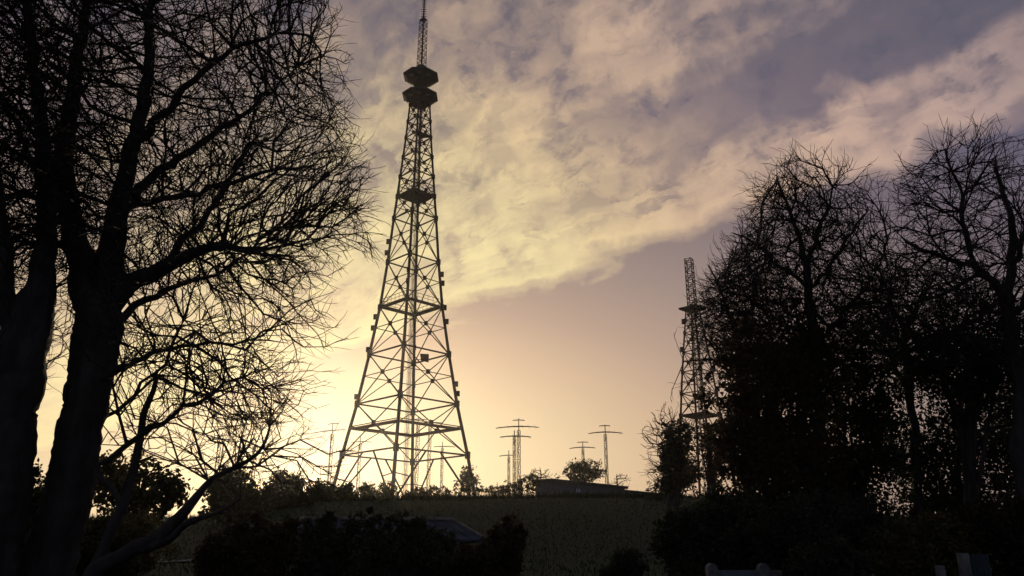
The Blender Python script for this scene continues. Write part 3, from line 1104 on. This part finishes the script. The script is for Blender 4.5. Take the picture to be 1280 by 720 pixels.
RY2 = 14.0
bp = base_px(1285, RY2)
R2 = [
    limb([(1290, bp, 22), (1284, 640, 16), (1276, 540, 14), (1268, 450, 12), (1258, 375, 11)], RY2, .72),
    limb([(1258, 375, 8), (1240, 350, 7, -.1), (1216, 328, 6, -.3), (1205, 290, 4.5, -.3), (1202, 250, 3.4, -.2), (1192, 215, 2.2, -.1), (1182, 188, 1.5, 0)], RY2, .72),
    limb([(1216, 328, 5, -.3), (1185, 325, 4.2, -.6), (1150, 312, 3, -.8), (1120, 290, 2, -.9)], RY2, .72),
    limb([(1258, 375, 8), (1266, 320, 7, .3), (1262, 265, 5, .5), (1252, 228, 3.5, .6), (1245, 198, 2, .7)], RY2, .72),
    limb([(1264, 330, 5), (1290, 280, 4, .1), (1312, 235, 3, .2), (1330, 205, 2, .2)], RY2, .72),
    limb([(1262, 400, 6), (1300, 350, 5, -.3), (1345, 300, 4, -.6), (1390, 270, 2.4, -.8)], RY2, .72),
    limb([(1225, 338, 3.6), (1175, 368, 3.2, .5), (1135, 385, 2.4, .8), (1100, 380, 1.6, 1)], RY2, .72),
]
r2p = [(1108, 400), (1098, 330), (1112, 290), (1120, 205), (1150, 165), (1185, 142), (1225, 158), (1262, 168), (1290, 160), (1350, 175), (1420, 260), (1430, 420), (1330, 470), (1180, 450)]
r2p = [(a, b2 + 36 * max(0.0, (430 - b2) / 290)) for a, b2 in r2p]
bare_tree('bare_tree', 'forked bare tree with a crooked trunk at the right edge', R2, [(r2p, 3800)], RY2, 1.7, 0.15, 0.0043, 0.035, 3400, 22, 'bare winter trees')

RY3 = 20.0
bp = base_px(930, RY3)
R3 = [
    limb([(940, bp, 11), (936, 620, 9), (928, 520, 7), (922, 450, 6), (918, 410, 5)], RY3, .62),
    limb([(918, 410, 4), (905, 375, 3, .4), (897, 350, 2.2, .6), (885, 330, 1.5, .8)], RY3, .62),
    limb([(920, 425, 4), (940, 380, 3, -.4), (950, 345, 2.2, -.6), (958, 320, 1.5, -.8)], RY3, .62),
    limb([(925, 480, 3.5), (900, 455, 3, .2), (878, 450, 2.2, .2), (855, 452, 1.4, .2)], RY3, .62),
]
r3p = [(884, 400), (884, 360), (896, 330), (930, 310), (965, 330), (975, 400), (960, 470), (900, 470), (880, 430)]
bare_tree('bare_tree', 'slender bare tree whose twigs overlap the smaller lattice tower', R3,
          [(r3p, 1000), ([(842, 430), (880, 430), (880, 500), (842, 500)], 14)], RY3, 1.4, 0.18, 0.0056, 0.035, 700, 23, 'bare winter trees')

RY4 = 18.5
bp = base_px(1120, RY4)
R4 = [
    limb([(1150, bp, 11), (1148, 620, 9), (1142, 520, 8), (1134, 450, 6), (1128, 410, 5)], RY4, .62),
    limb([(1128, 410, 4), (1110, 370, 3, .4), (1098, 335, 2, .6)], RY4, .62),
    limb([(1130, 420, 4), (1150, 375, 3, -.4), (1172, 345, 2.2, -.6)], RY4, .62),
    limb([(1135, 455, 4), (1180, 420, 3, .4), (1220, 400, 2.2, .6), (1250, 380, 1.5, .8)], RY4, .62),
]
r4p = [(1050, 400), (1085, 340), (1130, 335), (1180, 335), (1230, 360), (1260, 400), (1250, 470), (1060, 480)]
bare_tree('bare_tree', 'thin bare tree filling the gap between the round and the forked crowns', R4,
          [(r4p, 2000)], RY4, 1.5, 0.18, 0.0056, 0.035, 1600, 24, 'bare winter trees')


# small distant bare trees
def far_bare(px, py_top, w, label, Yd, n, seed, tip=0.03):
    bp_ = base_px(px, Yd)
    mid = bp_ + (py_top - bp_) * 0.45
    L_ = [limb([(px, bp_, 2.2 * w / 40), (px + 1, mid, 1.7 * w / 40), (px - 1, py_top * .7 + mid * .3, .8 * w / 40)], Yd)]
    hh = (mid - py_top)
    poly = [(px + w / 2 * math.cos(a) * (1 + .12 * math.sin(3 * a + seed)), (py_top + mid * 1.05) / 2 - hh * .62 * math.sin(a)) for a in np.linspace(0, 2 * math.pi, 20)[:-1]]
    st_ = w * mpp(py_top, Yd) / 13
    return bare_tree('bare_tree', label, L_, [(poly, n)], Yd, w * .45 * mpp(py_top, Yd), st_, tip, tip * 2.5, n // 2, seed, 'bare winter trees')


far_bare(836, 508, 58, 'pale bare tree left of the smaller lattice tower', 60, 500, 31, 0.016)
far_bare(676, 574, 26, 'small hazy bare tree right of the close mast pair', 112, 170, 32, 0.028)
far_bare(622, 597, 18, 'tiny bare tree left of the mast row on the ridge', 112, 90, 33, 0.026)
far_bare(772, 582, 28, 'small bare tree behind the right end of the bunker', 135, 150, 34, 0.028)


# ------------------------------------------------------------------ leafy bushes and trees
def leafy(name, label, blobs, Yd, leaf, clumps, per, m, seed, cat='bush', group=None, stems=7, depth=0.8, cr=0.16, loose=0.0, trunk=None, m_t=None):
    """blobs: (px, py, rx, ry) in photo pixels, turned into solid ellipsoids of leaf clumps on stems"""
    rng = np.random.default_rng(seed)
    px = blobs[0][0]
    x0 = at(px, 680, Yd)[0]
    z0 = gz(x0, Yd) - 0.1
    root = thing(name, label, cat, (x0, Yd, z0), group)
    o = np.array((x0, Yd, z0))
    blobs = [b if len(b) > 4 else (*b, 1.0) for b in blobs]
    tot = sum(b[2] * b[3] for b in blobs if b[4] >= 1)
    cen, rad_ = [], []
    for bx, by, rx, ry, thick in blobs:
        k_ = mpp(by, Yd)
        c_ = at(bx, by, Yd)
        n = max(4, int(clumps * thick * rx * ry / tot))
        d = rng.normal(size=(n, 3))
        d /= np.linalg.norm(d, axis=1)[:, None]
        r = rng.uniform(0.15, 1.0, n) ** 0.5 * (1 + loose * rng.normal(size=n) * 0.3)
        lump = 1 + 0.16 * np.sin(d[:, 0] * 5 + seed) * np.cos(d[:, 2] * 6 + bx)
        p = c_ + d * (r * lump)[:, None] * np.array((rx * k_, rx * k_ * depth, ry * k_))
        cen.append(p)
        rad_.append(np.full(n, cr * min(rx, ry) * k_) * rng.uniform(0.6, 1.5, n))
    cen = np.concatenate(cen) - o
    rad_ = np.concatenate(rad_)
    ok = cen[:, 2] > 0.05
    cen, rad_ = cen[ok], rad_[ok]
    mb = MB()
    pts = cen[:, None] + rng.normal(size=(len(cen), per, 3)) * rad_[:, None, None] * 0.75
    pts = pts.reshape(-1, 3)
    mb.leaves(pts[pts[:, 2] > 0.0], leaf * rng.choice([0.6, 0.9, 1.35], len(pts))[pts[:, 2] > 0.0], 0.35)
    mb.build('crown', m, root)
    st_ = MB()
    trunk_r = trunk or 0.035 * max(b[2] for b in blobs) * mpp(blobs[0][1], Yd)
    if trunk:
        top = np.array((0, 0, np.percentile(cen[:, 2], 55)))
        top[:2] = cen[:, :2].mean(0) * .8
        st_.tube([(0, 0, 0), top * .35 + (0.02, 0, 0), top * .7 - (0.03, 0, 0), top], [trunk_r * 1.3, trunk_r, trunk_r * .75, trunk_r * .3], 7)
    for i in rng.choice(len(cen), min(stems * 3, len(cen)), replace=False):
        e = cen[i]
        if trunk:
            s0 = top * rng.uniform(.35, .9)
        else:
            s0 = np.array((e[0] * .12 + rng.normal() * trunk_r, e[1] * .12 + rng.normal() * trunk_r, 0))
        mid = (s0 + e) / 2 + np.array((0, 0, .12 * np.linalg.norm(e - s0))) + rng.normal(size=3) * .03 * np.linalg.norm(e)
        rr = trunk_r * (.45 if trunk else .5)
        st_.tube([s0, s0 * .6 + mid * .4, mid, e], [rr, rr * .8, rr * .55, rr * .15], 4, False)
    st_.build('trunk' if trunk else 'stems', m_t or M_BARK, root)
    return root


BR = 'bushes along the ridge'
leafy('bush', 'pointed dark bush on the ridge behind the sapling shoots', [(290, 625, 34, 32), (287, 600, 19, 20), (318, 632, 22, 18)], 78, .32, 300, 44, M_LEAF_D, 41, group=BR)
leafy('bush', 'round hazy bush on the ridge in front of the sun glow', [(355, 616, 25, 28), (372, 626, 20, 16), (338, 632, 18, 16)], 84, .30, 260, 44, M_LEAF_R, 42, group=BR)
leafy('bush', 'low wide bush at the left foot of the big tower', [(415, 622, 36, 15), (398, 616, 15, 15), (434, 614, 14, 11)], 92, .28, 170, 40, M_LEAF_D, 43, group=BR)
leafy('bush', 'ragged bush below the near legs of the big tower', [(470, 620, 26, 12), (456, 613, 12, 11), (486, 613, 12, 10)], 97, .25, 110, 34, M_LEAF_G, 44, group=BR, loose=.6)
leafy('bush', 'small open bush between the legs of the big tower', [(535, 616, 16, 11), (553, 618, 14, 10), (519, 619, 14, 9)], 100, .25, 90, 30, M_LEAF_R, 45, group=BR, loose=.7)
leafy('small_tree', 'leafy round little tree at the right foot of the big tower', [(586, 602, 15, 18), (583, 591, 8, 12), (598, 611, 11, 7), (576, 612, 9, 6)], 104, .26, 95, 24, M_LEAF_D, 46, cat='tree', group=BR, trunk=.16, loose=.8)
leafy('bush', 'dark bush against the left end wall of the bunker', [(657, 606, 16, 11), (668, 601, 8, 9), (642, 612, 14, 9)], 99, .22, 90, 28, M_LEAF_D, 47, group=BR)
leafy('small_tree', 'round dark leafy tree behind the bunker roof', [(728, 592, 27, 16), (716, 590, 15, 14), (742, 588, 14, 13), (726, 584, 10, 9)], 126, .30, 150, 28, M_LEAF_D, 48, cat='tree', group=BR, trunk=.2, loose=.4)
leafy('bush', 'low bush on the ridge beside the tiny bare tree', [(620, 614, 17, 7), (632, 610, 8, 7)], 100, .20, 50, 24, M_LEAF_G, 49, group=BR, loose=.6)
leafy('bush', 'low dark bush at the right end of the bunker', [(826, 612, 16, 14), (838, 618, 16, 12), (815, 620, 12, 8)], 88, .2, 70, 30, M_LEAF_D, 50, group=BR)
leafy('tree', 'dark slim leafy tree in front of the pale bare one', [(845, 580, 20, 34), (838, 555, 14, 25), (852, 548, 13, 24), (856, 595, 20, 22), (840, 600, 18, 18)], 44, .14, 330, 40, M_LEAF_D, 51, cat='tree', group='leafy trees', trunk=.19, loose=.5)
leafy('tree', 'thin rusty-leaved tree below the gallery of the smaller tower', [(888, 580, 26, 36), (880, 545, 16, 24), (900, 555, 20, 34)], 38, .11, 170, 26, M_LEAF_R, 52, cat='tree', group='leafy trees', trunk=.16, loose=.9)
# right-hand mass
leafy('tree', 'dense leafy tree with rusty edges wrapped round the round-crowned bare tree', [(972, 500, 62, 85), (940, 470, 32, 45), (1010, 460, 48, 60), (930, 560, 40, 60), (985, 590, 70, 70), (975, 420, 75, 60, .16), (905, 500, 30, 80, .25)], 16.0, .075, 820, 54, M_LEAF_R, 53, cat='tree', group='leafy trees', trunk=.14, loose=.35)
leafy('tree', 'dense dark leafy tree in the middle of the right-hand thicket', [(1060, 560, 66, 90), (1030, 620, 60, 60), (1085, 500, 44, 56), (1070, 440, 70, 60, .14)], 17.8, .075, 620, 50, M_LEAF_D, 54, cat='tree', group='leafy trees', trunk=.14, loose=.45)
leafy('tree', 'dark leafy tree covering the lower crown of the forked bare tree', [(1190, 470, 62, 62), (1150, 450, 40, 45), (1240, 460, 50, 70), (1290, 480, 50, 90), (1190, 400, 100, 50, .14)], 15.4, .07, 480, 46, M_LEAF_D, 55, cat='tree', group='leafy trees', trunk=.13, loose=.5)
leafy('tree', 'loose leafy tree with sky showing through at the right edge', [(1200, 575, 80, 75), (1130, 560, 50, 60), (1260, 560, 60, 80), (1165, 640, 60, 50)], 19.0, .085, 680, 38, M_LEAF_D, 56, cat='tree', group='leafy trees', trunk=.15, loose=.8, cr=.14)
TB = 'shrubs below the right-hand trees'
leafy('shrub', 'low dark shrub growing over the right end of the concrete fence', [(1020, 712, 34, 24), (1048, 706, 30, 26), (995, 718, 18, 14)], 12.3, .055, 260, 60, M_LEAF_D, 74, group=TB, loose=.3)
leafy('shrub', 'big black rounded shrub left of the concrete fence', [(880, 678, 58, 46), (850, 668, 34, 30), (915, 650, 50, 40)], 15.0, .06, 480, 70, M_LEAF_D, 57, group=TB)
leafy('shrub', 'wide dark shrub behind the concrete fence', [(1000, 672, 75, 45), (945, 680, 50, 34), (1060, 665, 60, 45)], 14.6, .06, 620, 66, M_LEAF_D, 58, group=TB)
leafy('shrub', 'olive shrub hanging over the teal fence panel', [(1150, 685, 62, 36), (1115, 695, 40, 30), (1190, 672, 45, 30)], 13.6, .06, 420, 60, M_LEAF_Y, 59, group=TB)
leafy('shrub', 'dark shrub in the bottom right corner', [(1262, 680, 50, 60), (1230, 660, 40, 36), (1300, 690, 50, 70)], 13.4, .06, 420, 60, M_LEAF_R, 60, group=TB)
# near shrubs, centre
NS = 'dark shrubs in the foreground'
leafy('shrub', 'tallest dark foreground shrub, just left of the shed', [(300, 708, 46, 42), (332, 695, 34, 40), (352, 674, 17, 26), (275, 698, 26, 36), (322, 658, 10, 20), (298, 668, 12, 24), (366, 662, 8, 16)], 16, .075, 460, 52, M_LEAF_R, 61, group=NS, loose=.35)
leafy('shrub', 'spiky dark shrub in front of the left end of the shed', [(405, 707, 44, 44), (384, 672, 10, 26), (412, 662, 9, 24), (398, 676, 16, 30), (434, 680, 16, 34), (446, 664, 8, 20)], 17, .075, 420, 52, M_LEAF_D, 62, group=NS, loose=.4)
leafy('shrub', 'ragged dark shrub in front of the middle of the shed', [(480, 710, 50, 42), (463, 664, 8, 26), (480, 674, 14, 28), (504, 662, 10, 24), (521, 672, 14, 26), (540, 694, 28, 32), (556, 684, 12, 20), (545, 676, 6, 16)], 16.5, .075, 440, 52, M_LEAF_D, 63, group=NS, loose=.4)
leafy('shrub', 'low dark shrub below the blue end of the shed roof', [(565, 714, 46, 27), (598, 704, 24, 24), (540, 714, 30, 24), (580, 690, 8, 14)], 17.5, .075, 300, 50, M_LEAF_R, 64, group=NS, loose=.4)
leafy('shrub', 'narrow two-topped dark shrub right of the shed', [(632, 694, 22, 38), (612, 708, 22, 30), (650, 672, 8, 20), (632, 662, 8, 18), (616, 676, 7, 18)], 18, .08, 260, 46, M_LEAF_R, 65, group=NS, loose=.5)
leafy('shrub', 'small low round shrub alone on the hill slope', [(785, 708, 24, 22), (765, 716, 18, 14)], 26, .09, 120, 50, M_LEAF_D, 66, group=NS)
# left, behind the bare trunks
LS = 'leafy shrubs behind the left trunks'
leafy('small_tree', 'leafy tree with yellowing leaves between the big trunk and the sapling', [(170, 612, 42, 38), (200, 620, 30, 26), (135, 600, 30, 36), (215, 612, 16, 26)], 24, .13, 200, 34, M_LEAF_Y, 71, cat='tree', group=LS, trunk=.12, loose=.7)
leafy('shrub', 'yellowish shrub at the foot of the big tree', [(150, 690, 50, 42), (115, 680, 36, 40)], 14, .065, 330, 50, M_LEAF_Y, 72, group=LS, loose=.4)
leafy('shrub', 'dark green shrub between the edge trunk and the big trunk', [(45, 640, 30, 60), (30, 690, 46, 40), (70, 690, 30, 34)], 13, .06, 330, 46, M_LEAF_G, 73, group=LS, loose=.7)

# ------------------------------------------------------------------ fences at the bottom right
FY = 13.0
fz = at(889, 704, FY)[2]
x0, x1, x2 = (at(p, 704, FY)[0] for p in (889, 953, 1017))
fg = gz(x0, FY) - .1
fn = thing('concrete_fence', 'pale concrete fence with round-topped posts at the bottom edge', 'fence', (x0, FY, fg))
H = fz - fg
for xx in (x0, x1, x2):
    mb = MB()
    w = .078
    xx = xx - x0
    n = 8
    pr_ = [(-w, 0), (w, 0)] + [(w * math.cos(a), H - w + w * math.sin(a)) for a in np.linspace(0, math.pi, n)]
    v = [(xx + a, -.1, b2) for a, b2 in pr_] + [(xx + a, .1, b2) for a, b2 in pr_]
    nn = len(pr_)
    mb.raw(v, [tuple(range(nn)), tuple(range(nn, 2 * nn))[::-1]] + [(j, nn + j, nn + (j + 1) % nn, (j + 1) % nn) for j in range(nn)])
    mb.build('post', M_CONC, fn)
for i, (a, b2) in enumerate(((x0, x1), (x1, x2))):
    mb = MB()
    a, b2 = a - x0 + .08, b2 - x0 - .08
    for r_ in range(4):
        za = .05 + r_ * (H - .14) / 4
        mb.box((a, -.035, za), (b2, .035, za + (H - .14) / 4 - .012))
    p = mb.build('panel', M_CONC_B if i == 0 else M_CONC, fn)
fx = [at(p, 694, 12.0)[0] for p in (1198, 1236)]
ft = at(1215, 693, 12.0)[2]
fg2 = gz(fx[0], 12.0) - .1
fm = thing('sheet_fence', 'faded teal sheet fence panel half covered by an olive shrub', 'fence', (fx[0], 12.0, fg2))
mb = MB()
n = 12
v, f = [], []
for i in range(n + 1):
    xx = .13 + (fx[1] - fx[0] - .13) * i / n
    yy = .02 * (-1) ** i
    v += [(xx, yy, .1), (xx, yy, ft - fg2), (xx, yy + .012, .1), (xx, yy + .012, ft - fg2)]
for i in range(n):
    a = 4 * i
    f += [(a, a + 4, a + 5, a + 1), (a + 2, a + 3, a + 7, a + 6), (a + 1, a + 5, a + 7, a + 3)]
mb.raw(v, f)
mb.build('sheet', M_TEAL, fm)
mb = MB()
mb.box((0, -.06, 0), (.12, .06, ft - fg2 + .02))
mb.build('post', M_CONC, fm)
mb = MB()
mb.box((-.35, -.05, 0), (-.25, .05, ft - fg2 - .15))
mb.build('post', M_CONC, fm)

# ------------------------------------------------------------------ grass: uncountable blades over the hill and its ridge
rng = np.random.default_rng(99)
bl = MB()
n1 = 26000
yy = rng.uniform(28, 108, n1)
xx = rng.uniform(-0.62, 0.62, n1) * yy
n2 = 16000
y2 = rng.uniform(93, 106, n2)
x2_ = rng.uniform(-0.5, 0.5, n2) * y2
xx, yy = np.concatenate([xx, x2_]), np.concatenate([yy, y2])
zz_ = ground(xx, yy)
h = rng.uniform(.08, .26, len(xx)) * (1 + 0.6 * (yy > 93) * rng.uniform(0, 2.4, len(xx)) ** 2)
an = rng.uniform(0, 2 * math.pi, len(xx))
w = .02 + yy * .0004
lean = rng.normal(size=(len(xx), 2)) * h[:, None] * .35
A = np.stack([xx - np.cos(an) * w, yy - np.sin(an) * w, zz_ - .03], 1)
B = np.stack([xx + np.cos(an) * w, yy + np.sin(an) * w, zz_ - .03], 1)
T = np.stack([xx + lean[:, 0], yy + lean[:, 1], zz_ + h], 1)
vv = np.stack([A, B, T], 1).reshape(-1, 3)
bl.raw(vv, [tuple(t) for t in np.arange(len(vv)).reshape(-1, 3).tolist()])
gr = bl.build('grass', M_GRASS)
tag(gr, 'rough grass over the dark hillside and its ridge', 'grass', kind='stuff')

# ------------------------------------------------------------------ evening haze
hz = bpy.data.materials.new('evening_haze')
hz.use_nodes = True
nt = hz.node_tree
nt.nodes.clear()
pv = nt.nodes.new('ShaderNodeVolumePrincipled')
pv.inputs['Color'].default_value = (0.93, 0.90, 0.86, 1)
pv.inputs['Density'].default_value = 0.0002
pv.inputs['Anisotropy'].default_value = 0.84
ou = nt.nodes.new('ShaderNodeOutputMaterial')
nt.links.new(pv.outputs[0], ou.inputs['Volume'])
mb = MB()
mb.box((-420, -75, -3.0), (420, 520, 135))
ho = mb.build('haze', hz)
tag(ho, 'thin golden evening haze over the hill', 'haze', kind='stuff')
